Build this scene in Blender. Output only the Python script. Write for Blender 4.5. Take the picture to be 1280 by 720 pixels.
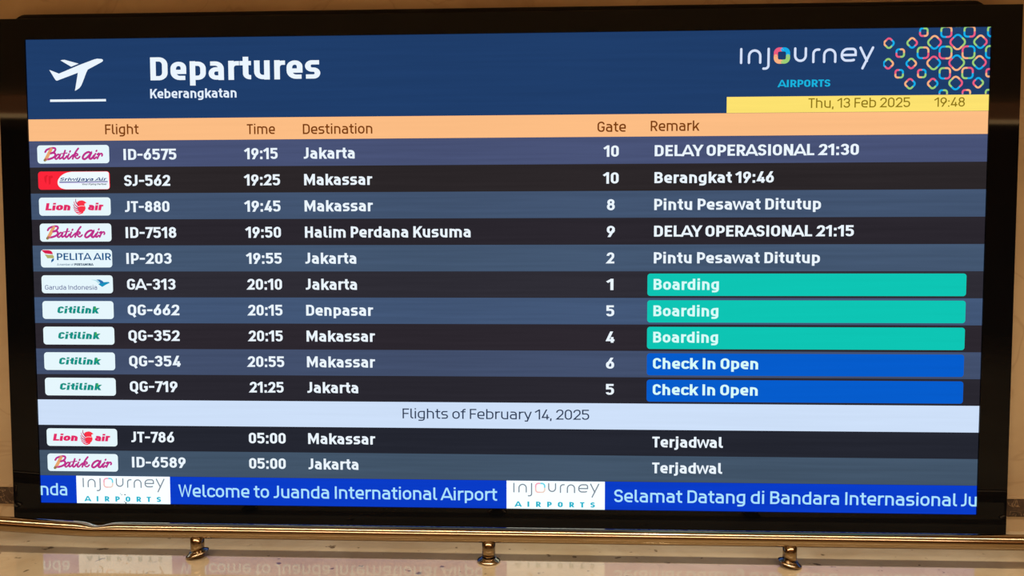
import bpy, bmesh, math, random
from mathutils import Vector, Matrix
from mathutils.geometry import tessellate_polygon

for o in list(bpy.data.objects):
    bpy.data.objects.remove(o)
SC = bpy.context.scene
COL = SC.collection
S = 0.15                      # height of the lit picture's lower edge above the floor

# ------------------------------------------------------------------ camera
cam = bpy.data.cameras.new('camera')
cam.sensor_width = 36.0
cam.lens = 930.0 * 36.0 / 1280.0
cam.clip_start = 0.05
co = bpy.data.objects.new('camera', cam); COL.objects.link(co)
pit, yaw, rol = -0.05057457, 0.04124089, -0.0014519
fwd = Vector((-math.sin(yaw) * math.cos(pit), math.cos(yaw) * math.cos(pit), math.sin(pit)))
rt = Vector((math.cos(yaw), math.sin(yaw), 0)); up = rt.cross(fwd)
r2 = rt * math.cos(rol) + up * math.sin(rol)
u2 = -rt * math.sin(rol) + up * math.cos(rol)
M3 = Matrix((r2, u2, -fwd)).transposed()
co.matrix_world = Matrix.Translation((0.260067, -4.12981, 1.458725 + S)) @ M3.to_4x4()
SC.camera = co

# ------------------------------------------------------------------ colour management, world, lights
SC.view_settings.view_transform = 'Standard'
SC.view_settings.look = 'None'
SC.view_settings.gamma = 1.0
SC.view_settings.use_curve_mapping = False
SC.view_settings.exposure = 0.0
W = bpy.data.worlds.new('hall_ambient'); SC.world = W
W.use_nodes = True
bg = W.node_tree.nodes['Background']
bg.inputs[0].default_value = (1.0, 0.80, 0.60, 1)
bg.inputs[1].default_value = 0.42

def area(name, loc, sx, sy, power, col, spread, rot=(0, 0, 0)):
    l = bpy.data.lights.new(name, 'AREA'); l.shape = 'RECTANGLE'
    l.size = sx; l.size_y = sy; l.energy = power; l.color = col; l.spread = math.radians(spread)
    o = bpy.data.objects.new(name, l); o.location = loc; o.rotation_euler = rot
    COL.objects.link(o); return o

# a continuous line of ceiling lamps in front of the board, and an unseen fill light added further back in the hall
area('ceiling_line_light', (0, -1.80, 3.86), 11.0, 0.18, 124, (1.0, 0.87, 0.72), 120)
area('hall_fill_light', (0, -6.2, 3.86), 12.0, 0.8, 440, (1.0, 0.86, 0.70), 150)
area('spot_ceiling_light', (1.45, -1.75, 3.85), 0.22, 0.22, 10, (1.0, 0.88, 0.7), 90)

# ------------------------------------------------------------------ materials
def lin(c):
    c = c / 255.0
    return c / 12.92 if c <= 0.04045 else ((c + 0.055) / 1.055) ** 2.4
def rgb(c, a=1): return (lin(c[0]), lin(c[1]), lin(c[2]), a)

EM = {}
def lit(c, k=1.0, light=False, band=0.0):
    """light given off by the LED screen in one colour; band = slight module-to-module unevenness"""
    key = (c, k, light, band)
    if key in EM: return EM[key]
    m = bpy.data.materials.new('screen_light_%d_%d_%d' % c); m.use_nodes = True
    nt = m.node_tree; nt.nodes.clear()
    out = nt.nodes.new('ShaderNodeOutputMaterial'); e = nt.nodes.new('ShaderNodeEmission')
    e.inputs[0].default_value = rgb(c); e.inputs[1].default_value = k
    if band:
        tc = nt.nodes.new('ShaderNodeTexCoord'); mp = nt.nodes.new('ShaderNodeMapping')
        mp.inputs['Scale'].default_value = (0.5, 1.0, 16.0)
        nz = nt.nodes.new('ShaderNodeTexNoise'); nz.inputs['Scale'].default_value = 2.2
        nz.inputs['Detail'].default_value = 2.0
        mr = nt.nodes.new('ShaderNodeMapRange')
        mr.inputs[1].default_value = 0.3; mr.inputs[2].default_value = 0.7
        mr.inputs[3].default_value = k * (1 - band); mr.inputs[4].default_value = k * (1 + band)
        nt.links.new(tc.outputs['Object'], mp.inputs[0]); nt.links.new(mp.outputs[0], nz.inputs['Vector'])
        nt.links.new(nz.outputs[0], mr.inputs[0]); nt.links.new(mr.outputs[0], e.inputs[1])
    nt.links.new(e.outputs[0], out.inputs[0])
    if not light:
        try: m.cycles.emission_sampling = 'NONE'
        except Exception: pass
    EM[key] = m
    return m

def principled(name, col, rough, metal=0.0, spec=0.5):
    m = bpy.data.materials.new(name); m.use_nodes = True
    b = m.node_tree.nodes['Principled BSDF']
    b.inputs['Base Color'].default_value = rgb(col)
    b.inputs['Roughness'].default_value = rough; b.inputs['Metallic'].default_value = metal
    b.inputs['Specular IOR Level'].default_value = spec
    return m, m.node_tree, b

def marble(name, c1, c2, c3, scale, rough, vein, spots=0.0, spec=0.5, stretch=(1, 1, 1)):
    m, nt, b = principled(name, c1, rough, 0, spec)
    N = nt.nodes.new; L = nt.links.new
    tc = N('ShaderNodeTexCoord'); mp = N('ShaderNodeMapping'); mp.inputs['Scale'].default_value = stretch
    L(tc.outputs['Object'], mp.inputs[0])
    n1 = N('ShaderNodeTexNoise'); n1.inputs['Scale'].default_value = scale; n1.inputs['Detail'].default_value = 6
    n1.inputs['Distortion'].default_value = 0.8
    L(mp.outputs[0], n1.inputs['Vector'])
    r1 = N('ShaderNodeValToRGB')
    r1.color_ramp.elements[0].position = 0.32; r1.color_ramp.elements[0].color = rgb(c2)
    r1.color_ramp.elements[1].position = 0.66; r1.color_ramp.elements[1].color = rgb(c1)
    L(n1.outputs[0], r1.inputs[0])
    # veins: thin bands where a warped noise crosses its middle
    n2 = N('ShaderNodeTexNoise'); n2.inputs['Scale'].default_value = scale * 0.7; n2.inputs['Detail'].default_value = 4
    n2.inputs['Distortion'].default_value = 1.6
    L(mp.outputs[0], n2.inputs['Vector'])
    s = N('ShaderNodeMath'); s.operation = 'SUBTRACT'; s.inputs[1].default_value = 0.5; L(n2.outputs[0], s.inputs[0])
    a = N('ShaderNodeMath'); a.operation = 'ABSOLUTE'; L(s.outputs[0], a.inputs[0])
    mr = N('ShaderNodeMapRange'); mr.inputs[1].default_value = 0.0; mr.inputs[2].default_value = 0.014
    mr.inputs[3].default_value = vein; mr.inputs[4].default_value = 0.0
    L(a.outputs[0], mr.inputs[0])
    mx = N('ShaderNodeMix'); mx.data_type = 'RGBA'
    L(mr.outputs[0], mx.inputs[0]); L(r1.outputs[0], mx.inputs[6]); mx.inputs[7].default_value = rgb(c3)
    last = mx.outputs[2]
    if spots:
        n3 = N('ShaderNodeTexNoise'); n3.inputs['Scale'].default_value = 13; n3.inputs['Detail'].default_value = 3
        L(mp.outputs[0], n3.inputs['Vector'])
        m3 = N('ShaderNodeMapRange'); m3.inputs[1].default_value = 0.665; m3.inputs[2].default_value = 0.72
        m3.inputs[3].default_value = 0; m3.inputs[4].default_value = spots
        L(n3.outputs[0], m3.inputs[0])
        m4 = N('ShaderNodeMix'); m4.data_type = 'RGBA'; m4.inputs[7].default_value = rgb((70, 52, 36))
        L(m3.outputs[0], m4.inputs[0]); L(last, m4.inputs[6]); last = m4.outputs[2]
    L(last, b.inputs['Base Color'])
    return m

M_FLOOR = marble('polished_beige_marble', (196, 177, 142), (178, 156, 120), (146, 120, 86), 2.6, 0.05, 0.12, 0.8)
M_WALL = marble('beige_marble_cladding', (192, 167, 128), (172, 144, 106), (148, 118, 82), 1.6, 0.22, 0.3)
M_BASE = marble('dark_brown_marble', (84, 64, 48), (44, 33, 26), (170, 138, 100), 16.0, 0.15, 0.8)
M_CEIL, _, _ = principled('ceiling_paint', (214, 196, 172), 0.9)
M_BACK, _, _ = principled('dark_hall_cladding', (128, 104, 78), 0.5)
M_BEZEL, _, _ = principled('glossy_black_bezel', (8, 9, 11), 0.035, 0, 0.19)
M_CAB, _, _ = principled('matt_black_cabinet', (10, 9, 8), 0.7, 0, 0.2)

def brass_mat(name, col, rough):
    m, nt, b = principled(name, col, rough, 1.0)
    N = nt.nodes.new; L = nt.links.new
    tc = N('ShaderNodeTexCoord'); nz = N('ShaderNodeTexNoise'); nz.inputs['Scale'].default_value = 30
    nz.inputs['Detail'].default_value = 5
    L(tc.outputs['Object'], nz.inputs['Vector'])
    mr = N('ShaderNodeMapRange'); mr.inputs[1].default_value = 0.35; mr.inputs[2].default_value = 0.7
    mr.inputs[3].default_value = rough * 0.9; mr.inputs[4].default_value = rough * 1.1
    L(nz.outputs[0], mr.inputs[0]); L(mr.outputs[0], b.inputs['Roughness'])
    return m
M_BRASS = brass_mat('polished_gold_steel', (160, 140, 110), 0.12)
M_BRASS2 = brass_mat('gold_flange_steel', (184, 164, 134), 0.13)

# ------------------------------------------------------------------ object helpers
def link(name, me, parent=None, loc=(0, 0, 0)):
    o = bpy.data.objects.new(name, me); COL.objects.link(o)
    o.location = loc
    if parent is not None: o.parent = parent
    return o
def mesh_from_bm(name, bm, mat, smooth=False):
    me = bpy.data.meshes.new(name); bm.to_mesh(me); bm.free()
    me.materials.append(mat)
    if smooth:
        for p in me.polygons: p.use_smooth = True
    return me
def bm_box(bm, x0, x1, y0, y1, z0, z1):
    v = [bm.verts.new(p) for p in ((x0, y0, z0), (x1, y0, z0), (x1, y1, z0), (x0, y1, z0),
                                   (x0, y0, z1), (x1, y0, z1), (x1, y1, z1), (x0, y1, z1))]
    for f in ((3, 2, 1, 0), (4, 5, 6, 7), (0, 1, 5, 4), (1, 2, 6, 5), (2, 3, 7, 6), (3, 0, 4, 7)):
        bm.faces.new([v[i] for i in f])
def box(name, mat, x0, x1, y0, y1, z0, z1, parent=None, bev=0.0, loc=(0, 0, 0)):
    bm = bmesh.new(); bm_box(bm, x0, x1, y0, y1, z0, z1)
    if bev: bmesh.ops.bevel(bm, geom=list(bm.edges), offset=bev, segments=2, affect='EDGES')
    return link(name, mesh_from_bm(name, bm, mat), parent, loc)
def struct(o): o['kind'] = 'structure'; return o

# ------------------------------------------------------------------ the setting
YW = 0.16                                                     # face of the wall behind the board
struct(box('floor', M_FLOOR, -10, 10, -10, YW, -0.10, 0))
struct(box('wall_back', M_WALL, -10, 10, YW, YW + 0.2, -0.1, 4.1))
struct(box('ceiling', M_CEIL, -10, 10, -10, YW, 3.95, 4.10))
struct(box('wall_left', M_BACK, -10.2, -10, -10, YW, -0.1, 4.1))
struct(box('wall_right', M_BACK, 10, 10.2, -10, YW, -0.1, 4.1))
struct(box('wall_front', M_BACK, -10.2, 10.2, -10.2, -10, -0.1, 4.1))
# dark marble course in the wall, with a thin lighter bead along its top
struct(box('baseboard_back', M_BASE, -9.9, 9.9, YW - 0.012, YW + 0.01, 0.090, 0.192, bev=0.003))
struct(box('trim_1', M_WALL, -9.9, 9.9, YW - 0.016, YW + 0.01, 0.1925, 0.204, bev=0.003))
# brown bulkhead across the far side of the hall, its face glow added for a stronger reflection, with its lit edge: seen only in the glossy bezel
def glow_mat(name, c, k):
    m, nt, b = principled(name, c, 0.5)
    b.inputs['Emission Color'].default_value = rgb(c); b.inputs['Emission Strength'].default_value = k
    return m
for n, m, z0, z1, y0, y1 in (('trim_2', glow_mat('brown_bulkhead_added_glow', (190, 122, 72), 2.4), 3.675, 3.945, 0.0, -0.3), ('trim_3', glow_mat('cove_lamp_strip', (255, 205, 140), 6.0), 3.62, 3.675, 0.02, -0.03)):
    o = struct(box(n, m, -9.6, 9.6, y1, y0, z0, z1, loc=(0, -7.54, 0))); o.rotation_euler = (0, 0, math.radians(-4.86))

# ------------------------------------------------------------------ flat drawing on the screen
def clip_poly(p, rect):
    for ax, val, sg in ((0, rect[0], 1), (0, rect[1], -1), (1, rect[2], 1), (1, rect[3], -1)):
        if val is None: continue
        q = []
        for i in range(len(p)):
            a, b = p[i], p[(i + 1) % len(p)]
            da, db = (a[ax] - val) * sg, (b[ax] - val) * sg
            if da >= 0: q.append(a)
            if (da >= 0) != (db >= 0):
                t = da / (da - db); q.append((a[0] + t * (b[0] - a[0]), a[1] + t * (b[1] - a[1])))
        p = q
        if len(p) < 3: return []
    return p

def fillet(pts, closed=False, seg=6):
    n = len(pts); out = []
    for i in range(n):
        p = pts[i]; r = p[2] if len(p) > 2 else 0
        P = Vector(p[:2])
        if r <= 0 or (not closed and i in (0, n - 1)): out.append(P); continue
        A = Vector(pts[i - 1][:2]); B = Vector(pts[(i + 1) % n][:2])
        da, db = (A - P), (B - P); la, lb = da.length, db.length
        if la < 1e-6 or lb < 1e-6: out.append(P); continue
        da /= la; db /= lb
        ang = math.acos(max(-1, min(1, da.dot(db))))
        if ang > 3.1 or ang < 0.05: out.append(P); continue
        ka = 1.0 if (not closed and (i - 1) == 0) else 0.5
        kb = 1.0 if (not closed and (i + 1) == n - 1) else 0.5
        t = min(r / math.tan(ang / 2), la * ka, lb * kb)
        rr = t * math.tan(ang / 2)
        C = P + (da + db).normalized() * (rr / math.sin(ang / 2))
        s = P + da * t - C; e = P + db * t - C
        a0 = math.atan2(s.y, s.x); a1 = math.atan2(e.y, e.x)
        d = a1 - a0
        while d > math.pi: d -= 2 * math.pi
        while d < -math.pi: d += 2 * math.pi
        k = max(2, int(seg * abs(d) / (math.pi / 2) + 0.5))
        for j in range(k + 1):
            q = a0 + d * j / k
            out.append(C + Vector((math.cos(q), math.sin(q))) * rr)
    res = []
    for p in out:
        if not res or (p - res[-1]).length > 1e-5: res.append(p)
    if closed and len(res) > 1 and (res[0] - res[-1]).length < 1e-5: res.pop()
    return res

def smooth_line(pts, k=6):
    P = [Vector(p) for p in pts]
    if len(P) < 3: return P
    Q = [P[0] * 2 - P[1]] + P + [P[-1] * 2 - P[-2]]
    out = []
    for i in range(1, len(Q) - 2):
        a, b, c, d = Q[i - 1:i + 3]
        for j in range(k):
            t = j / k
            out.append(0.5 * ((2 * b) + (c - a) * t + (2 * a - 5 * b + 4 * c - d) * t * t + (3 * b - a - 3 * c + d) * t ** 3))
    out.append(P[-1]); return out

class Art:
    """flat picture in screen metres (x to the right, z up), one mesh with one slot per colour"""
    def __init__(s): s.v = []; s.f = []; s.fm = []; s.m = []
    def slot(s, mat):
        if mat not in s.m: s.m.append(mat)
        return s.m.index(mat)
    def face(s, pts, mi):
        if len(pts) < 3: return
        ar = sum(pts[i][0] * pts[(i + 1) % len(pts)][1] - pts[(i + 1) % len(pts)][0] * pts[i][1] for i in range(len(pts)))
        if abs(ar) < 1e-11: return
        if ar < 0: pts = pts[::-1]
        b = len(s.v); s.v += [(p[0], 0.0, p[1]) for p in pts]
        s.f.append(tuple(range(b, b + len(pts)))); s.fm.append(mi)
    def poly(s, pts, mat, rect=None):
        mi = s.slot(mat)
        tri = tessellate_polygon([[Vector((p[0], p[1], 0)) for p in pts]])
        for t in tri:
            q = [tuple(pts[i][:2]) for i in t]
            if rect: q = clip_poly(q, rect)
            s.face(q, mi)
    def rect(s, x0, x1, z0, z1, mat): s.poly([(x0, z0), (x1, z0), (x1, z1), (x0, z1)], mat)
    def rrect(s, x0, x1, z0, z1, r, mat, rect=None):
        s.poly([tuple(p) for p in fillet([(x0, z0, r), (x1, z0, r), (x1, z1, r), (x0, z1, r)], True)], mat, rect)
    def stroke(s, pts, w, mat, closed=False, xf=None, gclip=None, clip=None, caps=False, taper=None, ky=1.0):
        """ribbon of width w along pts (glyph units), then xf to screen metres"""
        mi = s.slot(mat); n = len(pts)
        if n < 2: return
        xf = xf or (lambda p: (p[0], p[1]))
        P = [Vector(p[:2]) for p in pts]; Lf, Rt = [], []
        for i in range(n):
            hw = (taper[i] if taper else w) / 2
            if closed: a, b = P[i - 1], P[(i + 1) % n]
            else: a, b = (P[i - 1] if i else None), (P[i + 1] if i < n - 1 else None)
            d1 = (P[i] - a).normalized() if a is not None else None
            d2 = (b - P[i]).normalized() if b is not None else None
            if d1 is None: d1 = d2
            if d2 is None: d2 = d1
            n1 = Vector((-d1.y, d1.x)); n2 = Vector((-d2.y, d2.x))
            mm = n1 + n2
            if mm.length < 1e-4: mm = n1
            mm.normalize(); k = max(0.42, mm.dot(n1))
            off = mm * hw / k; off.y *= ky
            Lf.append(P[i] + off); Rt.append(P[i] - off)
        def put(q):
            q = [tuple(p) for p in q]
            if gclip: q = clip_poly(q, gclip)
            if len(q) < 3: return
            q = [xf(p) for p in q]
            if clip: q = clip_poly(q, clip)
            s.face(q, mi)
        for i in range(n if closed else n - 1):
            j = (i + 1) % n
            put([Rt[i], Rt[j], Lf[j], Lf[i]])
        if caps and not closed:
            for c, hw in ((P[0], (taper[0] if taper else w) / 2), (P[-1], (taper[-1] if taper else w) / 2)):
                put([c + Vector((math.cos(t * math.pi / 6), math.sin(t * math.pi / 6))) * hw for t in range(12)])
    def mesh(s, name):
        me = bpy.data.meshes.new(name); me.from_pydata(s.v, [], s.f)
        for m in s.m: me.materials.append(m)
        for p, k in zip(me.polygons, s.fm): p.material_index = k
        me.update(); return me

# ------------------------------------------------------------------ lettering: a drawn road-sign style alphabet
X = 0.77; D = -0.22
def glyph(ch, w):
    """returns width, [(points, closed, (ymin,ymax) or None)], left bearing, right bearing; capital height is 1"""
    h = w / 2; P = []; ST, RD, OP = 0.085, 0.055, 0.02
    def ln(*pts, cl=None): P.append((list(pts), False, cl))
    def bx(x0, x1, y0, y1, r): P.append(([(x0, y0, r), (x1, y0, r), (x1, y1, r), (x0, y1, r)], True, None))
    A = (0, 1)
    if ch == ' ': return 0.20, [], 0.03, 0.03
    if ch == '0': bx(h, .60 - h, h, 1 - h, .30 - h * .6); return .60, P, RD, RD
    if ch == '1': ln((.40 - h, 0), (.40 - h, 1)); ln((-.05, .66), (.40 - h, 1 - h * .55), cl=(0, 1)); P[-1] = ([(-.02, .70), (.40 - h, 1 - h * .7)], False, A); return .40, P, .05, ST
    if ch == '2': ln((h, .69), (h, 1 - h, .26), (.60 - h, 1 - h, .26), (.60 - h, .58, .18), (h * 1.15, h), (.61, h)); return .61, P, RD, .045
    if ch == '3':
        ln((h, .74), (h, 1 - h, .24), (.59 - h, 1 - h, .24), (.59 - h, .53, .2), (.22, .53))
        ln((.22, .53), (.60 - h, .53, .22), (.60 - h, h, .25), (h, h, .25), (h, .25)); return .60, P, RD, RD
    if ch == '4': ln((.47, 1.1), (h * 1.3, .19 + h * .3), (.64, .19 + h * .3), cl=A); ln((.47, 0), (.47, .50)); return .64, P, .03, .03
    if ch == '5': ln((.57, 1 - h), (h * 1.1, 1 - h), (h * 1.1, .58), (.60 - h, .58 + .02, .23), (.60 - h, h, .25), (h, h, .25), (h, .24)); return .60, P, RD, RD
    if ch == '6': bx(h, .60 - h, h, .62 - h * .2, .29); ln((h + .015, .36), (.50, 1.12), cl=A); return .60, P, RD, RD
    if ch == '9': bx(h, .60 - h, .38 + h * .2, 1 - h, .29); ln((.60 - h - .015, .64), (.10, -.12), cl=A); return .60, P, RD, RD
    if ch == '7': ln((0, 1 - h), (.56 - h * .6, 1 - h), (.17, -.06), cl=A); return .57, P, .03, .02
    if ch == '8': bx(h, .61 - h, h, .54, .25); bx(h + .025, .585 - h, .54, 1 - h, .22); return .61, P, RD, RD
    if ch == ':': ln((h * 1.1, 0), (h * 1.1, w * 1.1)); ln((h * 1.1, .54), (h * 1.1, .54 + w * 1.1)); return w * 1.1, P, .065, .065
    if ch == ',': ln((h * 1.3, w * 1.05), (h * .8, -.15)); return w * 1.1, P, .04, .06
    if ch == '-': ln((0, .47), (.42, .47)); return .42, P, .04, .04
    if ch == 'A':
        ln((-.03, -.1), (.40, 1 + h * .1), (.83, -.1), cl=A); ln((.14, .25), (.66, .25)); return .80, P, OP, OP
    if ch == 'B':
        bx(h, .64 - h, h, .53, 0); P[-1] = ([(h, h), (.65 - h, h, .24), (.65 - h, .53, .24), (h, .53)], True, None)
        P.append(([(h, .53), (.62 - h, .53, .22), (.62 - h, 1 - h, .22), (h, 1 - h)], True, None)); return .65, P, ST, RD
    if ch == 'C': ln((.62 - h, .68), (.62 - h, 1 - h, .28), (h, 1 - h, .28), (h, h, .28), (.62 - h, h, .28), (.62 - h, .32)); return .62, P, RD, .04
    if ch == 'D': P.append(([(h, h), (.66 - h, h, .28), (.66 - h, 1 - h, .28), (h, 1 - h)], True, None)); return .66, P, ST, RD
    if ch == 'E': ln((.55, h), (h, h), (h, 1 - h), (.55, 1 - h)); ln((h, .52), (.50, .52)); return .55, P, ST, .04
    if ch == 'F': ln((h, 0), (h, 1 - h), (.55, 1 - h)); ln((h, .50), (.50, .50)); return .55, P, ST, .02
    if ch == 'G': ln((.65 - h, .72), (.65 - h, 1 - h, .28), (h, 1 - h, .28), (h, h, .28), (.65 - h, h, .28), (.65 - h, .46), (.36, .46)); return .65, P, RD, .06
    if ch == 'H': ln((h, 0), (h, 1)); ln((.66 - h, 0), (.66 - h, 1)); ln((h, .52), (.66 - h, .52)); return .66, P, ST, ST
    if ch == 'I': ln((h, 0), (h, 1)); return w, P, .09, .09
    if ch == 'J': ln((.40 - h, 1), (.40 - h, h, .20), (0, h)); return .40, P, .03, ST
    if ch == 'K': ln((h, 0), (h, 1)); ln((.72, 1.12), (.14, .36), cl=A); ln((.30, .62), (.66, -.12), cl=A); return .68, P, ST, .01
    if ch == 'L': ln((h, 1), (h, h), (.54, h)); return .54, P, ST, .02
    if ch == 'M': ln((h, 0), (h, 1)); ln((.90 - h, 0), (.90 - h, 1)); ln((h * .7, 1.08), (.45, .22 + h * .3), (.90 - h * .7, 1.08), cl=A); return .90, P, ST, ST
    if ch == 'N': ln((h, 0), (h, 1)); ln((.68 - h, 0), (.68 - h, 1)); ln((h * .8, 1.05), (.68 - h * .8, -.05), cl=A); return .68, P, ST, ST
    if ch == 'O': bx(h, .67 - h, h, 1 - h, .30); return .67, P, RD, RD
    if ch == 'Q': bx(h, .67 - h, h, 1 - h, .30); ln((.36, .20), (.58, -.15)); return .67, P, RD, RD
    if ch == 'P': ln((h, 0), (h, 1)); P.append(([(h, .40), (.62 - h, .40, .26), (.62 - h, 1 - h, .26), (h, 1 - h)], True, None)); return .62, P, ST, .03
    if ch == 'R':
        ln((h, 0), (h, 1)); P.append(([(h, .43), (.63 - h, .43, .25), (.63 - h, 1 - h, .25), (h, 1 - h)], True, None))
        ln((.30, .48), (.61, -.10), cl=A); return .65, P, ST, .03
    if ch == 'S': ln((h, .26), (h, h, .23), (.61 - h, h, .23), (.61 - h, .51, .21), (h, .52, .21), (h, 1 - h, .23), (.60 - h, 1 - h, .23), (.60 - h, .74)); return .61, P, .045, .045
    if ch == 'T': ln((0, 1 - h), (.60, 1 - h)); ln((.30, 0), (.30, 1 - h)); return .60, P, OP, OP
    if ch == 'Y': ln((-.04, 1.1), (.33, .40), (.70, 1.1), cl=A); ln((.33, 0), (.33, .46)); return .66, P, .0, .0
    if ch == 'W': ln((0.02, 1.1), (.25, h * .2), (.48, .98), (.71, h * .2), (.94, 1.1), cl=A); return .97, P, OP, OP
    # small letters
    def bowl(x0, x1, y0, y1, r, sq):
        # sq: 'l' square corners on the left (stem side), 'r' on the right
        if sq == 'l': P.append(([(x0, y0), (x1, y0, r), (x1, y1, r), (x0, y1)], True, None))
        else: P.append(([(x0, y0, r), (x1, y0), (x1, y1), (x0, y1, r)], True, None))
    if ch == 'a':
        ln((.065, X - h), (.58 - h, X - h, .22), (.58 - h, 0))
        P.append(([(.58 - h, .45), (h, .45, .17), (h, h, .17), (.58 - h, h)], False, None)); return .58, P, .05, ST
    if ch == 'b': ln((h, 0), (h, 1)); bowl(h, .61 - h, h, X - h, .23, 'l'); return .61, P, ST, RD
    if ch == 'c': ln((.54, .22), (.52 - h * .4, h, .2), (h, h, .24), (h, X - h, .24), (.52 - h * .4, X - h, .2), (.54, X - .22)); return .55, P, RD, .03
    if ch == 'd': ln((.61 - h, 0), (.61 - h, 1)); bowl(h, .61 - h, h, X - h, .23, 'r'); return .61, P, RD, ST
    if ch == 'e': ln((.56, h), (h, h, .25), (h, X - h, .25), (.60 - h, X - h, .25), (.60 - h, .36), (h, .36)); return .60, P, RD, .05
    if ch == 'f': ln((.13 + h, 0), (.13 + h, 1 - h, .16), (.42, 1 - h)); ln((0, X - h), (.40, X - h)); return .42, P, .02, .0
    if ch == 'g': ln((.60 - h, X), (.60 - h, D + h * .9, .2), (.06, D + h * .9)); bowl(h, .60 - h, h + .02, X - h, .23, 'r'); return .60, P, RD, ST
    if ch == 'h': ln((h, 0), (h, 1)); ln((h, X - h), (.59 - h, X - h, .22), (.59 - h, 0)); return .59, P, ST, ST
    if ch == 'i': ln((h, 0), (h, X - max(0, w - .19))); ln((h, 1.0 - w * .75), (h, 1.03)); return w, P, ST, ST
    if ch == 'j': ln((.20, X), (.20, D + h, .12), (-.02, D + h)); ln((.20, 1.0 - w * .85), (.20, 1.02)); return .20 + h, P, .0, ST
    if ch == 'k': ln((h, 0), (h, 1)); ln((.62, X + .1), (.12, .24), cl=(0, X)); ln((.27, .48), (.60, -.1), cl=(0, X)); return .61, P, ST, .01
    if ch == 'l': ln((h, 1), (h, h, .15), (w + .13, h)); return w + .13, P, ST, .03
    if ch == 'm': ln((h, 0), (h, X)); ln((h, X - h), (.50, X - h, .2), (.50, 0)); ln((.50, X - h), (1.0 - h, X - h, .2), (1.0 - h, 0)); return 1.0, P, ST, ST
    if ch == 'n': ln((h, 0), (h, X)); ln((h, X - h), (.59 - h, X - h, .22), (.59 - h, 0)); return .59, P, ST, ST
    if ch == 'o': bx(h, .62 - h, h, X - h, .26); return .62, P, RD, RD
    if ch == 'p': ln((h, D), (h, X)); bowl(h, .61 - h, h, X - h, .23, 'l'); return .61, P, ST, RD
    if ch == 'r': ln((h, 0), (h, X)); ln((h, X - .30), (h, X - h, .22), (.41, X - h)); return .41, P, ST, .0
    if ch == 's': ln((.03, h), (.57 - h, h, .18), (.57 - h, .385, .17), (h, .40, .17), (h, X - h, .18), (.53, X - h)); return .57, P, .045, .045
    if ch == 't': ln((.12 + h, .96), (.12 + h, h, .16), (.43, h)); ln((0, X - h), (.43, X - h)); return .43, P, .02, .03
    if ch == 'u': ln((h, X), (h, h, .22), (.59 - h, h)); ln((.59 - h, 0), (.59 - h, X)); return .59, P, ST, ST
    if ch == 'v': ln((.0, X + .1), (.29, h * .3), (.58, X + .1), cl=(0, X)); return .58, P, OP, OP
    if ch == 'w': ln((.0, X + .1), (.22, h * .2), (.45, X), (.68, h * .2), (.90, X + .1), cl=(0, X)); return .90, P, OP, OP
    if ch == 'y': ln((.62, X + .1), (.27, D + h), (.05, D + h), cl=(D, X)); ln((-.0, X + .1), (.33, .04), cl=(0, X)); return .60, P, OP, OP
    raise KeyError(ch)

def text(art, s, x0, z0, cap, w, mat, x1=None, track=False, hs=1.0, shear=0.0, clip=None, tight=1.0, ky=None, xh=None):
    """sets s on baseline z0 from x0; x1 fits the right edge by width (or by letter spacing if track)"""
    global X
    X0 = X
    if xh: X = xh
    if ky is None: ky = 1.0 if w < 0.16 else 0.86
    gs = [(g[0], g[1], g[2] * tight, g[3] * tight) for g in (glyph(c, w) for c in s)]
    X = X0
    tot = sum(g[0] + g[2] + g[3] for g in gs) - gs[0][2] - gs[-1][3]
    sp = 0.0; kx = cap * hs
    if x1 is not None:
        if track: sp = ((x1 - x0) / kx - tot) / max(1, len(s) - 1)
        else: kx = (x1 - x0) / tot
    pen = -gs[0][2]
    for g in gs:
        pen += g[2]
        for pts, closed, cl in g[1]:
            gc = (None, None, cl[0], cl[1]) if cl else None
            art.stroke(fillet(pts, closed), w, mat, closed,
                       xf=(lambda p, q=pen: (x0 + (p[0] + q) * kx + shear * p[1] * cap, z0 + p[1] * cap)), gclip=gc, clip=clip, ky=ky)
        pen += g[0] + g[3] + sp
    return pen * kx

WORD = [  # the thin wordmark, x-height 1: each letter a few round-ended strokes
    [(.11, 0), (.11, 1)], [(.69, 0), (.69, .89, .42), (1.52, .89, .42), (1.52, 0)],
    [(2.13, 1), (2.13, -.44, .24), (1.76, -.44)], None,
    [(4.08, 1), (4.08, .10, .42), (4.86, .10, .42), (4.86, 1)], [(5.42, 0), (5.42, .90, .3), (5.84, .90)],
    [(6.21, 0), (6.21, .89, .42), (7.02, .89, .42), (7.02, 0)],
    [(8.38, .12), (8.2, .08, .3), (7.50, .08, .45), (7.50, .92, .45), (8.50, .92, .45), (8.50, .48), (7.50, .48)],
    [(8.85, 1), (9.33, .03)], [(9.76, 1), (9.02, -.5)]]
def ring(art, cx, cz, size, cols, w, dia=False, rect=None, rad=0.30):
    """four coloured corner arcs of a rounded square (or of one stood on its corner)"""
    a = size / 2 - w / 2
    if dia: a *= 0.80
    for k in range(4):
        if cols[k] is None: continue
        sx, sz = ((-1, 1), (1, 1), (1, -1), (-1, -1))[k]
        g = 0.10 * a
        pts = fillet([(sx * g, sz * a), (sx * a, sz * a, a * 2 * rad), (sx * a, sz * g)], False, 8)
        if dia:
            ang = -math.pi / 4
            pts = [Vector((p.x * math.cos(ang) - p.y * math.sin(ang), p.x * math.sin(ang) + p.y * math.cos(ang))) for p in pts]
        art.stroke([(cx + p.x, cz + p.y) for p in pts], w, cols[k], caps=True, clip=rect)
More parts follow.
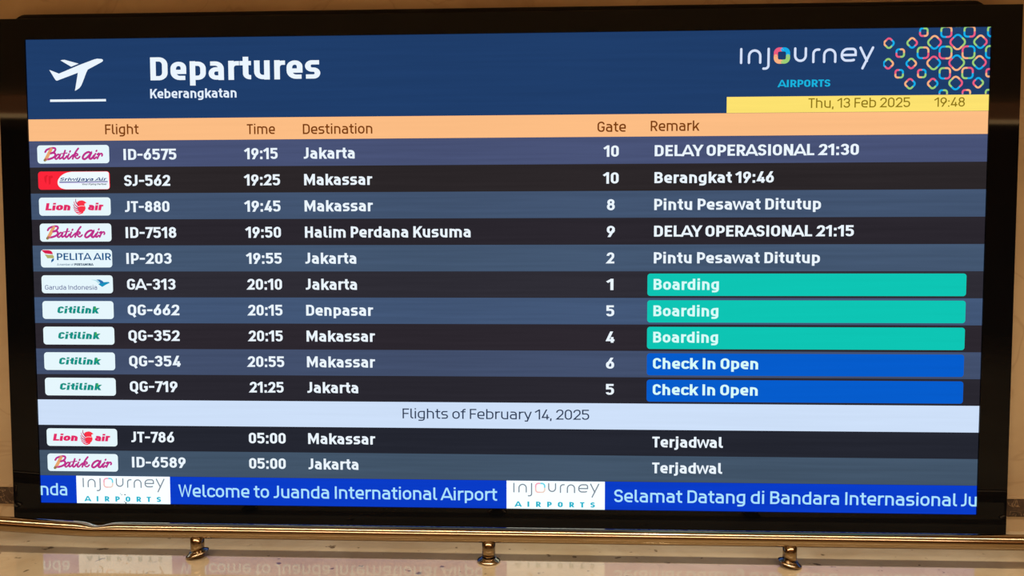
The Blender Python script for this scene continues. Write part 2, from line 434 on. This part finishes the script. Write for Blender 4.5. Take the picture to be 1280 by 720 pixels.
def wordmark(art, x0, x1, z0, xh, w, mat, cols, rect=None):
    kx = (x1 - x0) / 9.81
    for pts in WORD:
        if pts is None: continue
        art.stroke(fillet(pts), w, mat, xf=lambda p: (x0 + p[0] * kx, z0 + p[1] * xh), caps=True, clip=rect)
    ring(art, x0 + 3.11 * kx, z0 + .5 * xh, 1.2 * kx, cols, w * kx * (1.75 if w > .16 else 1.2), rad=.30, rect=rect)

# ------------------------------------------------------------------ the departures board
board = bpy.data.objects.new('departures_board', None); COL.objects.link(board)
board.location = (0, 0, 0)
board['label'] = 'large black-framed LED departures board listing flights, standing against the marble wall'
board['category'] = 'departures board'

bm = bmesh.new()                                             # bezel: one frame with a sunk opening
o4 = [(-2.811, -0.112), (2.811, -0.112), (2.811, 2.762), (-2.811, 2.762)]
i4 = [(-2.65, 0.0), (2.65, 0.0), (2.65, 2.646), (-2.65, 2.646)]
rings_ = []
for pts, y in ((o4, 0.05), (o4, 0.003), ([(x * 0.9989, z + (0.003 if z < 1 else -0.003)) for x, z in o4], 0.0), (i4, 0.0), (i4, 0.012)):
    rings_.append([bm.verts.new((x, y, z + S)) for x, z in pts])
for a, b in zip(rings_, rings_[1:]):
    for k in range(4): bm.faces.new((a[k], a[(k + 1) % 4], b[(k + 1) % 4], b[k]))
bmesh.ops.recalc_face_normals(bm, faces=list(bm.faces))
link('bezel', mesh_from_bm('bezel', bm, M_BEZEL), board)
box('cabinet', M_CAB, -2.805, 2.805, 0.05, 0.14, S - 0.108, S + 2.758, board, bev=0.004)
bm = bmesh.new()                                             # rounded black bar added along the top as the soft shade above the bezel
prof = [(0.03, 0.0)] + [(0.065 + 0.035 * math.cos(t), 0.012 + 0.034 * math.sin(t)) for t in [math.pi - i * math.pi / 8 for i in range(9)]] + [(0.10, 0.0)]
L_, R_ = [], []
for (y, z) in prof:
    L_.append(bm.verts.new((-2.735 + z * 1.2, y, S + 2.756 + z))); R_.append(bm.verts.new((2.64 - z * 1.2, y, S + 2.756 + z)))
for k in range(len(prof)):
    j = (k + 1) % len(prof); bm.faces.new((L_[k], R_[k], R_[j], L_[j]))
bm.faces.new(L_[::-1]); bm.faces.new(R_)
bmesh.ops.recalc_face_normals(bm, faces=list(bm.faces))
link('top_shadow_bar', mesh_from_bm('top_shadow_bar', bm, M_CAB), board)
for x in (-2.5, -0.85, 0.85, 2.5):
    box('foot', M_CAB, -0.06, 0.06, -0.03, 0.03, 0, S - 0.106, board, bev=0.004, loc=(x, 0.095, 0))

Y0, Y1, Y2, Y3 = 0.0100, 0.0092, 0.0084, 0.0076               # backdrop, bands, tiles, writing
def pic(name, art, parent, y, loc=(0, 0)):
    py = 0 if parent is board else parent['_y']
    px, pz = (0, 0) if parent is board else (parent.location.x, parent.location.z)
    o = link(name, art.mesh(name), parent, (loc[0] - px, y - py, (S + loc[1] if parent is board else S + loc[1] - pz)))
    if parent is board: o['_y'] = y
    return o
def band(name, x0, x1, z0, z1, mat, y=None):
    a = Art(); a.rect(0, x1 - x0, z0 - z1, 0, mat)
    return pic(name, a, board, y or Y1, (x0, z1))
def letters(name, parent, s, x0, z0, cap, w, mat, x1=None, y=Y3, **kw):
    a = Art(); clip = kw.pop('clip', None)
    if clip: clip = tuple(None if c is None else c - (x0 if i < 2 else z0) for i, c in enumerate(clip))
    text(a, s, 0, 0, cap, w, mat, None if x1 is None else x1 - x0, clip=clip, **kw)
    return pic(name, a, parent, y, (x0, z0))

a = Art(); a.rect(-2.65, 2.65, 0, 2.646, lit((20, 24, 40)))
pic('led_panel', a, board, Y0)

PINK, CYAN, LIME, PEACH = lit((236, 92, 128)), lit((20, 172, 232)), lit((156, 208, 118)), lit((250, 178, 130))
WHITE = lit((236, 246, 255)); WHITE2 = lit((228, 240, 255))

# header
hd = band('header_panel', -2.65, 2.65, 2.203, 2.646, lit((31, 61, 106), light=True, band=0.05))
a = Art(); k = 0.000502
f_ = lambda x, y: ((x - 180) * k, -(y + 0.0135 * (x - 180) - 600) * k)
a.poly([f_(*p) for p in ((182, 277), (206, 285), (292, 318), (520, 225), (700, 160), (735, 152), (785, 155), (799, 161), (803, 170), (798, 180),
                         (785, 190), (625, 272), (607, 305), (565, 405), (545, 448), (525, 474), (500, 492), (470, 508), (490, 410), (510, 308), (264, 397), (250, 388), (235, 365))], WHITE)
a.poly([f_(*p) for p in ((315, 172), (335, 166), (362, 165), (522, 207), (435, 241))], WHITE)
a.rect(0, 0.323, -0.016, -0.003, WHITE)
pic('airplane_icon', a, hd, Y3, (-2.519, 2.3155))
letters('title_text', hd, 'Departures', -1.937, 2.411, 0.1315, 0.212, WHITE, -0.974, xh=0.80, ky=0.84)
letters('subtitle_text', hd, 'Keberangkatan', -1.941, 2.3135, 0.052, 0.185, WHITE2, -1.449)
a = Art()
wordmark(a, 0, 0.712, 0, 0.073, 0.175, lit((214, 226, 250)), (PINK, CYAN, LIME, PEACH))
pic('operator_wordmark', a, hd, Y3, (1.326, 2.472))
letters('operator_subtitle', hd, 'AIRPORTS', 1.535, 2.3395, 0.039, 0.205, lit((24, 178, 222)), 1.812)
a = Art(); q = 0.000757; RC = (-0.56, 0.0, -0.17, 0.184)
gx = lambda x: (x - 885) * q
gz = lambda y: 0.052 - (y - 252) * q
G_, C_, P_, O_ = LIME, CYAN, PINK, PEACH
for x, y, s, c in ((422, 108, 66, (C_, G_, O_, P_)), (578, 108, 84, (G_, O_, P_, C_)), (738, 108, 84, (G_, O_, P_, C_)), (900, 108, 84, (G_, O_, P_, C_)),
                   (262, 252, 66, (C_, O_, G_, P_)), (420, 252, 88, (G_, O_, P_, C_)), (576, 252, 96, (C_, G_, O_, P_)), (735, 252, 96, (P_, C_, G_, O_)), (896, 252, 96, (G_, P_, P_, C_)),
                   (258, 397, 66, (P_, C_, G_, O_)), (415, 397, 66, (P_, C_, G_, O_)), (575, 397, 86, (G_, O_, P_, C_)), (732, 397, 86, (O_, P_, C_, G_)), (888, 397, 66, (P_, C_, G_, O_)),
                   (568, 542, 66, (C_, G_, O_, P_)), (728, 542, 66, (P_, O_, G_, C_)), (888, 542, 66, (G_, C_, P_, O_)), (658, 36, 84, (C_, P_, G_, G_))):
    ring(a, gx(x), gz(y), s * q, c, 13.5 * q, rect=RC)
for x, y, s, c in ((182, 182, 80, (P_, C_, G_, O_)), (343, 182, 80, (O_, P_, C_, G_)), (498, 180, 102, (O_, P_, C_, G_)), (658, 180, 114, (C_, G_, O_, P_)), (815, 180, 100, (O_, P_, C_, G_)),
                   (180, 326, 80, (G_, O_, P_, C_)), (340, 326, 80, (G_, O_, P_, C_)), (496, 324, 102, (P_, C_, G_, O_)), (655, 324, 116, (C_, G_, O_, P_)), (812, 324, 102, (O_, P_, C_, G_)),
                   (335, 468, 80, (P_, C_, G_, O_)), (493, 468, 80, (P_, C_, G_, O_)), (652, 466, 102, (O_, P_, C_, G_)), (808, 466, 80, (C_, G_, O_, P_))):
    ring(a, gx(x), gz(y), s * q * 1.06, c, 13.5 * q, dia=True, rect=RC)
pic('ring_ornament', a, hd, Y3, (2.65, 2.462))

dt = band('date_strip', 1.26, 2.65, 2.2035, 2.290, lit((253, 226, 112), light=True, band=0.03), Y2)
OLIVE = lit((140, 116, 22))
letters('date_text', dt, 'Thu, 13 Feb 2025', 1.697, 2.2265, 0.052, 0.125, OLIVE, 2.237)
letters('clock_text', dt, '19:48', 2.366, 2.2265, 0.050, 0.125, OLIVE, 2.525)

ch = band('column_heading', -2.65, 2.65, 2.0805, 2.2025, lit((252, 189, 132), light=True, band=0.02))
BRN = lit((122, 60, 10))
for s, x0, x1, z in (('Flight', -2.206, -2.013, 2.1155), ('Time', -1.394, -1.235, 2.110), ('Destination', -1.077, -0.686, 2.108), ('Gate', .56, .715, 2.107), ('Remark', .85, 1.114, 2.109)):
    letters('heading_text', ch, s, x0, z, 0.056, 0.142, BRN, x1)

# ---- airline tiles, drawn from their upper left corner; 0.417 x 0.102
TW, TH = 0.417, 0.1025
TILE = lit((230, 247, 253), light=True)
def tile(col=None):
    a = Art(); a.rrect(0, TW, -TH, 0, 0.018, col or TILE); return a
TD = 0.0008                                                    # lettering stands a hair in front of its tile
class Tile2:
    """tile plus lettering lifted in front of it, kept as one mesh"""
    def __init__(s, col=None): s.base = tile(col); s.top = Art()
    def mesh(s, name):
        A = Art(); A.m = list(s.base.m) + [m for m in s.top.m if m not in s.base.m]
        A.v = list(s.base.v); A.f = list(s.base.f); A.fm = list(s.base.fm)
        off = len(A.v)
        layer = getattr(s, 'layer', {})
        A.v += [(v[0], -TD, v[2]) for v in s.top.v]
        for f, m in zip(s.top.f, s.top.fm):
            A.f.append(tuple(i + off for i in f)); A.fm.append(A.m.index(s.top.m[m]))
        if hasattr(s, 'over'):
            off = len(A.v); A.v += [(v[0], -2 * TD, v[2]) for v in s.over.v]
            for m in s.over.m:
                if m not in A.m: A.m.append(m)
            for f, m in zip(s.over.f, s.over.fm):
                A.f.append(tuple(i + off for i in f)); A.fm.append(A.m.index(s.over.m[m]))
        return A.mesh(name)
K = 0.417 / 920.0
def script_logo():
    t = Tile2(); c = lambda p: ((p[0] - 55) * K, -(p[1] - 65) * K)
    MAG, ORG, OLV = lit((190, 46, 138)), lit((232, 166, 110)), lit((128, 112, 60))
    def s(pts, w, m=MAG, tp=None):
        P = smooth_line(pts); tapers = None
        if tp: tapers = [w * (tp[0] + (tp[1] - tp[0]) * i / (len(P) - 1)) * K for i in range(len(P))]
        w *= 1.65
        if tp: tapers = [q * 1.65 for q in tapers]
        t.top.stroke([c(p) for p in P], w * K, m, caps=True, taper=tapers)
    s([(236, 108), (214, 150), (186, 200), (163, 238)], 25, ORG)
    s([(163, 238), (156, 246), (150, 250)], 20, OLV)
    s([(158, 148), (178, 122), (222, 104), (262, 98), (286, 104), (290, 122), (268, 150), (226, 166)], 15)
    s([(226, 166), (266, 158), (286, 174), (282, 200), (250, 222), (206, 236), (172, 238)], 16)
    s([(345, 186), (322, 178), (292, 206), (284, 228), (300, 236), (328, 212), (350, 182), (338, 216), (342, 234), (366, 222), (384, 204)], 13)
    s([(414, 132), (398, 176), (384, 218), (394, 236), (416, 222), (434, 200)], 14); s([(368, 170), (400, 166), (438, 162)], 8)
    s([(462, 174), (448, 206), (446, 230), (460, 234), (484, 212), (514, 186)], 13); s([(474, 148), (480, 138)], 13)
    s([(584, 106), (556, 140), (526, 190), (508, 234)], 14); s([(514, 212), (544, 176), (568, 172), (572, 190), (538, 204), (556, 228), (578, 228), (600, 208)], 12)
    s([(748, 166), (712, 152), (668, 172), (640, 208), (640, 232), (664, 238), (704, 210), (748, 162), (728, 202), (722, 228), (740, 236), (764, 218), (780, 196)], 16)
    s([(802, 172), (782, 206), (774, 228), (788, 234), (812, 214)], 13); s([(812, 142), (818, 134)], 13)
    s([(824, 182), (846, 170), (840, 200), (824, 234)], 13); s([(836, 208), (858, 178), (880, 172), (888, 188), (882, 200)], 13)
    return t
def red_wing_logo():
    RED = lit((252, 38, 58)); t = Tile2(RED); c = lambda p: ((p[0] - 68) * K, -(p[1] - 405) * K)
    DR = lit((226, 30, 46)); NAVY = lit((38, 70, 128)); LAV = lit((190, 180, 226)); WH = lit((240, 250, 255))
    arc = smooth_line([(500, 410), (430, 424), (368, 458), (330, 502), (318, 545), (330, 585), (366, 614), (420, 628)], 5)
    t.top.poly([c(p) for p in arc] + [c(p) for p in ((955, 628), (975, 618), (981, 600), (977, 430), (968, 416), (950, 410))], WH)
    t.top.poly([c(p) for p in ((148, 470), (176, 448), (196, 452), (180, 480), (170, 560), (150, 520))], DR)
    t.top.poly([c(p) for p in ((204, 462), (252, 454), (262, 480), (232, 492), (226, 560), (204, 570))], DR)
    a = t.over = Art()
    x0, z = c((346, 522)); x1 = c((940, 0))[0]
    text(a, 'Sriwijaya Air', x0, z, 40 * K, 0.19, NAVY, x1, shear=0.45)
    a.poly([c(p) for p in ((342, 531), (962, 527), (962, 535), (342, 541))], NAVY)
    a.poly([c(p) for p in ((342, 543), (962, 537), (962, 548), (342, 553))], LAV)
    x0, z = c((628, 576)); x1 = c((946, 0))[0]
    text(a, 'Your Flying Partner', x0, z, 22 * K, 0.2, lit((44, 60, 84)), x1, shear=0.3)
    return t
def lion_logo():
    t = Tile2(); c = lambda p: ((p[0] - 80) * K, -(p[1] - 75) * K)
    R1, R2, DK = lit((226, 44, 104)), lit((250, 52, 72)), lit((176, 40, 92))
    a = t.top
    for s, x0, x1 in (('Lion', 160, 478), ('air', 704, 896)):
        p0, z = c((x0, 236)); text(a, s, p0, z, 92 * K, 0.265, R1, c((x1, 0))[0], shear=0.2, tight=0.4, ky=0.85)
    a.poly([c(p) for p in ((572, 132), (598, 116), (636, 110), (664, 120), (694, 142), (668, 152), (666, 172), (676, 190), (680, 212), (668, 240), (644, 260), (612, 264), (588, 244), (580, 214), (592, 188), (578, 166))], R2)
    for f, m in ((((556, 94), (556, 128), (586, 176)), DK), (((532, 128), (546, 168), (582, 200)), R1), (((522, 162), (544, 202), (582, 218)), DK),
                 (((522, 196), (548, 230), (588, 238)), R1), (((530, 232), (562, 258), (606, 258)), R1), (((556, 262), (592, 280), (640, 264)), R2)):
        P = smooth_line(f); n = len(P)
        a.stroke([c(p) for p in P], 10 * K, m, caps=True, taper=[(6 + 10 * i / (n - 1)) * K for i in range(n)])
    t.over = Art()
    t.over.stroke([c(p) for p in smooth_line([(590, 188), (625, 180), (668, 184)])], 7 * K, lit((255, 214, 214)))
    return t
def striped_flag_logo():
    t = Tile2(); c = lambda p: ((p[0] - 50) * K, -(p[1] - 72) * K); a = t.top
    a.poly([c(p) for p in ((62, 78), (160, 80), (188, 90), (204, 110), (208, 132), (108, 122), (84, 102))], lit((214, 32, 78)))
    a.poly([c(p) for p in ((104, 132), (160, 140), (206, 138), (222, 160), (220, 182), (136, 182))], lit((178, 176, 108)))
    a.poly([c(p) for p in ((184, 236), (186, 206), (204, 186), (224, 186), (216, 214))], lit((30, 98, 156)))
    N1 = lit((24, 84, 136))
    x0, z = c((260, 205)); text(a, 'PELITA AIR', x0, z, 88 * K, 0.17, N1, c((958, 0))[0])
    x0, z = c((260, 274)); text(a, 'A member of', x0, z, 27 * K, 0.17, lit((90, 124, 150)), c((470, 0))[0])
    x0, z = c((484, 275)); text(a, 'PERTAMINA', x0, z, 30 * K, 0.24, lit((24, 64, 96)), c((726, 0))[0])
    return t
def bird_logo():
    t = Tile2(); c = lambda p: ((p[0] - 62) * K, -(p[1] - 402) * K); a = t.top
    x0, z = c((106, 583)); text(a, 'Garuda Indonesia', x0, z, 58 * K, 0.125, lit((92, 100, 148)), c((778, 0))[0])
    a.poly([c(p) for p in ((700, 454), (776, 462), (818, 486), (796, 506), (770, 476))], lit((176, 222, 232)))
    a.poly([c(p) for p in ((772, 454), (818, 455), (846, 470), (866, 488), (846, 508), (818, 498), (804, 476))], lit((42, 116, 178)))
    a.poly([c(p) for p in ((866, 488), (928, 484), (944, 496), (892, 520), (846, 548), (796, 516), (818, 498), (846, 508))], lit((24, 146, 190)))
    return t
def teal_logo():
    t = Tile2(); c = lambda p: ((p[0] - 22) * K, -(p[1] - 20) * K)
    x0, z = c((210, 176)); text(t.top, 'Citilink', x0, z, 90 * K, 0.26, lit((18, 146, 134)), c((742, 0))[0], shear=0.2, tight=0.7, ky=0.8)
    t.over = Art()
    t.over.poly([c(p) for p in ((700, 100), (716, 88), (720, 108), (702, 140), (694, 130))], lit((74, 176, 70)))
    return t
LOGO = {k: f().mesh('airline_logo') for k, f in dict(script=script_logo, red=red_wing_logo, lion=lion_logo, flag=striped_flag_logo, bird=bird_logo, teal=teal_logo).items()}
LOGO_TXT = {'script': 'white tile with magenta script lettering', 'red': 'red and white tile with blue lettering', 'lion': 'white tile with red lettering around a red winged emblem',
            'flag': 'white tile with blue capitals and a three-coloured flag', 'bird': 'white tile with grey lettering and a blue bird', 'teal': 'white tile with teal slanted lettering'}

# ---- the flight rows
ROWS = (
(0, (72, 82, 118), 'script', 'ID-6575', -1.800, '19:15', -1.408, -1.222, 'Jakarta', -.787, '10', .598, .677, 'DELAY OPERASIONAL 21:30', 1.971, 0),
(1, (43, 38, 40), 'red', 'SJ-562', -1.839, '19:25', -1.412, -1.211, 'Makassar', -.690, '10', .596, .677, 'Berangkat 19:46', 1.519, 0),
(2, (66, 84, 112), 'lion', 'JT-880', -1.847, '19:45', -1.413, -1.211, 'Makassar', -.688, '8', .614, .657, 'Pintu Pesawat Ditutup', 1.775, 0),
(3, (42, 38, 45), 'script', 'ID-7518', -1.811, '19:50', -1.410, -1.211, 'Halim Perdana Kusuma', -.141, '9', .614, .658, 'DELAY OPERASIONAL 21:15', 1.954, 0),
(4, (67, 86, 112), 'flag', 'IP-203', -1.842, '19:55', -1.409, -1.209, 'Jakarta', -.785, '2', .614, .656, 'Pintu Pesawat Ditutup', 1.775, 0),
(5, (46, 44, 52), 'bird', 'GA-313', -1.823, '20:10', -1.408, -1.210, 'Jakarta', -.783, '1', .618, .652, 'Boarding', 1.230, 1),
(6, (66, 86, 118), 'teal', 'QG-662', -1.804, '20:15', -1.406, -1.210, 'Denpasar', -.693, '5', .613, .657, 'Boarding', 1.229, 1),
(7, (44, 39, 46), 'teal', 'QG-352', -1.806, '20:15', -1.406, -1.211, 'Makassar', -.684, '4', .611, .659, 'Boarding', 1.229, 1),
(8, (66, 79, 108), 'teal', 'QG-354', -1.804, '20:55', -1.414, -1.205, 'Makassar', -.685, '6', .613, .658, 'Check In Open', 1.450, 2),
(9, (41, 39, 47), 'teal', 'QG-719', -1.826, '21:25', -1.406, -1.211, 'Jakarta', -.783, '5', .613, .658, 'Check In Open', 1.450, 2),
(11, (36, 38, 48), 'lion', 'JT-786', -1.853, '05:00', -1.417, -1.204, 'Makassar', -.689, '', 0, 0, 'Terjadwal', 1.263, 0),
(12, (66, 84, 104), 'script', 'ID-6589', -1.789, '05:00', -1.418, -1.206, 'Jakarta', -.787, '', 0, 0, 'Terjadwal', 1.261, 0))
PITCH = 0.14762
GREEN, BLUE = lit((14, 197, 180), light=True, band=0.02), lit((6, 92, 204), light=True, band=0.03)
BTXT = lit((216, 253, 250))
for i, c, lg, num, nx, tm, t0, t1, dest, dx, gate, g0, g1, rem, rx, st in ROWS:
    top = 2.080 - PITCH * i; base = 1.971 - 0.14658 * i
    row = band('flight_row', -2.65, 2.65, top - PITCH, top, lit(c, light=True, band=0.09))
    lo = link('airline_logo', LOGO[lg], row, (-2.604 + 2.65, Y2 - Y1, -0.0235 + 0.0003 * i))
    lo['label'] = LOGO_TXT[lg]
    cap = 0.0625
    letters('flight_number', row, num, -2.104, base, cap, 0.2, WHITE, nx)
    letters('departure_time', row, tm, t0, base, cap, 0.2, WHITE, t1)
    letters('destination_name', row, dest, -1.074, base, cap, 0.2, WHITE, dx)
    if gate: letters('gate_number', row, gate, g0, base, cap, 0.2, WHITE, g1)
    if st:
        a = Art(); a.rrect(0, 1.722, -0.1235, 0, 0.016, GREEN if st == 1 else BLUE)
        b = pic('status_badge', a, row, Y2, (0.839, top - 0.0125))
        b['label'] = 'green boarding badge' if st == 1 else 'blue check-in badge'
    letters('remark_text', row, rem, 0.873, base + (0.001 if i < 11 else -0.001), cap * 0.985, 0.2, BTXT if st else WHITE, rx)

nd = band('date_divider', -2.65, 2.65, 2.080 - 11 * PITCH, 2.080 - 10 * PITCH, lit((206, 224, 249), light=True, band=0.02))
letters('divider_text', nd, 'Flights of February 14, 2025', -0.531, 0.510, 0.057, 0.115, lit((44, 58, 84)), 0.521)

# ---- ticker along the bottom
tk = band('ticker_band', -2.65, 2.65, 0.0, 2.080 - 13 * PITCH - 0.001, lit((10, 60, 200), light=True, band=0.05))
TT = lit((172, 228, 255))
letters('ticker_text', tk, 'nda', -2.6495, 0.0435, 0.0715, 0.14, TT, -2.493)
letters('ticker_text', tk, 'Welcome to Juanda International Airport', -1.833, 0.0435, 0.0715, 0.14, TT, 0.003)
a = Art()
text(a, 'Selamat Datang di Bandara Internasional', 0, 0, 0.0715, 0.14, TT, 2.545 - 0.663)
text(a, 'Juanda', 2.567 - 0.663, 0, 0.0715, 0.14, TT, hs=1.0, clip=(None, 2.65 - 0.663, None, None))
pic('ticker_text', a, tk, Y3, (0.663, 0.0445))
a = Art(); TWH = lit((238, 252, 255), 1.15, light=True); a.rect(0, 0.553, -0.1605, 0, TWH)
GR = lit((132, 140, 152)); b_ = Art(); RC2 = (0, .553, -.1605, -.006)
wordmark(b_, 0.036, 0.521, -0.064, 0.049, 0.145, GR, (lit((248, 170, 190)), lit((110, 214, 232)), lit((240, 214, 200)), lit((248, 196, 190))), rect=RC2)
text(b_, 'AIRPORTS', 0.049, -0.149, 0.031, 0.25, lit((40, 180, 204)), 0.498, track=True, hs=1.35)
t2 = Tile2(); t2.base = a; t2.top = b_
tme = t2.mesh('ticker_logo')
for x in (-2.437, 0.057):
    link('ticker_logo', tme, tk, (x + 2.65, Y2 - Y1, -0.0002))

a = Art()
for x, z, w, h in ((-2.155, 0.050, .010, .005), (-2.172, 0.049, .005, .005), (-2.178, 0.056, .004, .004), (-2.150, 0.001, .007, .008), (-2.156, 0.009, .005, .005)):
    a.rect(x + 2.155, x + 2.155 + w, z - 0.05, z - 0.05 + h, lit((34, 38, 40)))
pic('dead_pixels', a, tk, Y3 - 0.0008, (-2.155, 0.05))
for o in list(bpy.data.objects):
    if '_y' in o: del o['_y']

# ------------------------------------------------------------------ gold floor rail
rail = bpy.data.objects.new('floor_rail', None); COL.objects.link(rail)
RY, RZ, RR = -0.36, 0.1385, 0.0385
rail.location = (0, RY, 0)
rail['label'] = 'low gold-coloured metal bumper rail on short posts along the floor below the board'
rail['category'] = 'railing'
bm = bmesh.new()
xs = [-3.35 + 0.05 * i for i in range(int(6.70 / 0.05) + 1)]
xs = sorted(set([round(x, 4) for x in xs] + [round(-2.086 + 0.006 * i, 4) for i in range(-60, 61)]))
NS = 40; rr_ = []
for x in xs:
    d = x + 2.086
    bend = 0.055 * max(0.0, -d - 0.02) ** 1.25                 # the left length is knocked slightly upwards
    ring_ = []
    for j in range(NS):
        t = 2 * math.pi * j / NS
        dent = 0.014 * math.exp(-(d / 0.055) ** 2) * max(0.0, math.cos(t - 1.9)) ** 2 + 0.016 * math.exp(-abs(d) / 0.03) * max(0.0, math.cos(t - 2.0)) ** 2
        r = RR - dent
        ring_.append(bm.verts.new((x, r * -math.cos(t), RZ + bend + r * math.sin(t))))
    rr_.append(ring_)
for a, b in zip(rr_, rr_[1:]):
    for j in range(NS): bm.faces.new((a[j], b[j], b[(j + 1) % NS], a[(j + 1) % NS]))
bm.faces.new(rr_[0]); bm.faces.new(rr_[-1][::-1])
bmesh.ops.recalc_face_normals(bm, faces=list(bm.faces))
tb = link('tube', mesh_from_bm('tube', bm, M_BRASS, True), rail)
def lathe(prof, n=36):
    bm = bmesh.new(); rows = []
    for r, z in prof: rows.append([bm.verts.new((r * math.cos(2 * math.pi * k / n), r * math.sin(2 * math.pi * k / n), z)) for k in range(n)])
    for a, b in zip(rows, rows[1:]):
        for k in range(n): bm.faces.new((a[k], a[(k + 1) % n], b[(k + 1) % n], b[k]))
    bm.faces.new(rows[0][::-1]); bm.faces.new(rows[-1])
    return bm
pme = mesh_from_bm('post', lathe([(0.0345, 0.0), (0.0345, RZ - 0.006)]), M_BRASS, True)
fme = mesh_from_bm('flange', lathe([(0.058, 0.0), (0.060, 0.003), (0.058, 0.007), (0.052, 0.011), (0.044, 0.015), (0.039, 0.019), (0.0365, 0.021), (0.0355, 0.019)]), M_BRASS2, True)
for x, tilt, raise_ in ((-3.09, 0, 0), (-1.554, -17, 0.016), (-0.018, 2, 0.003), (1.518, 13, 0.013), (3.054, 0, 0)):
    p = link('post', pme, rail, (x, 0, 0))
    f = link('flange', fme, p, (0, 0, raise_)); f.rotation_euler = (0, math.radians(tilt), 0)
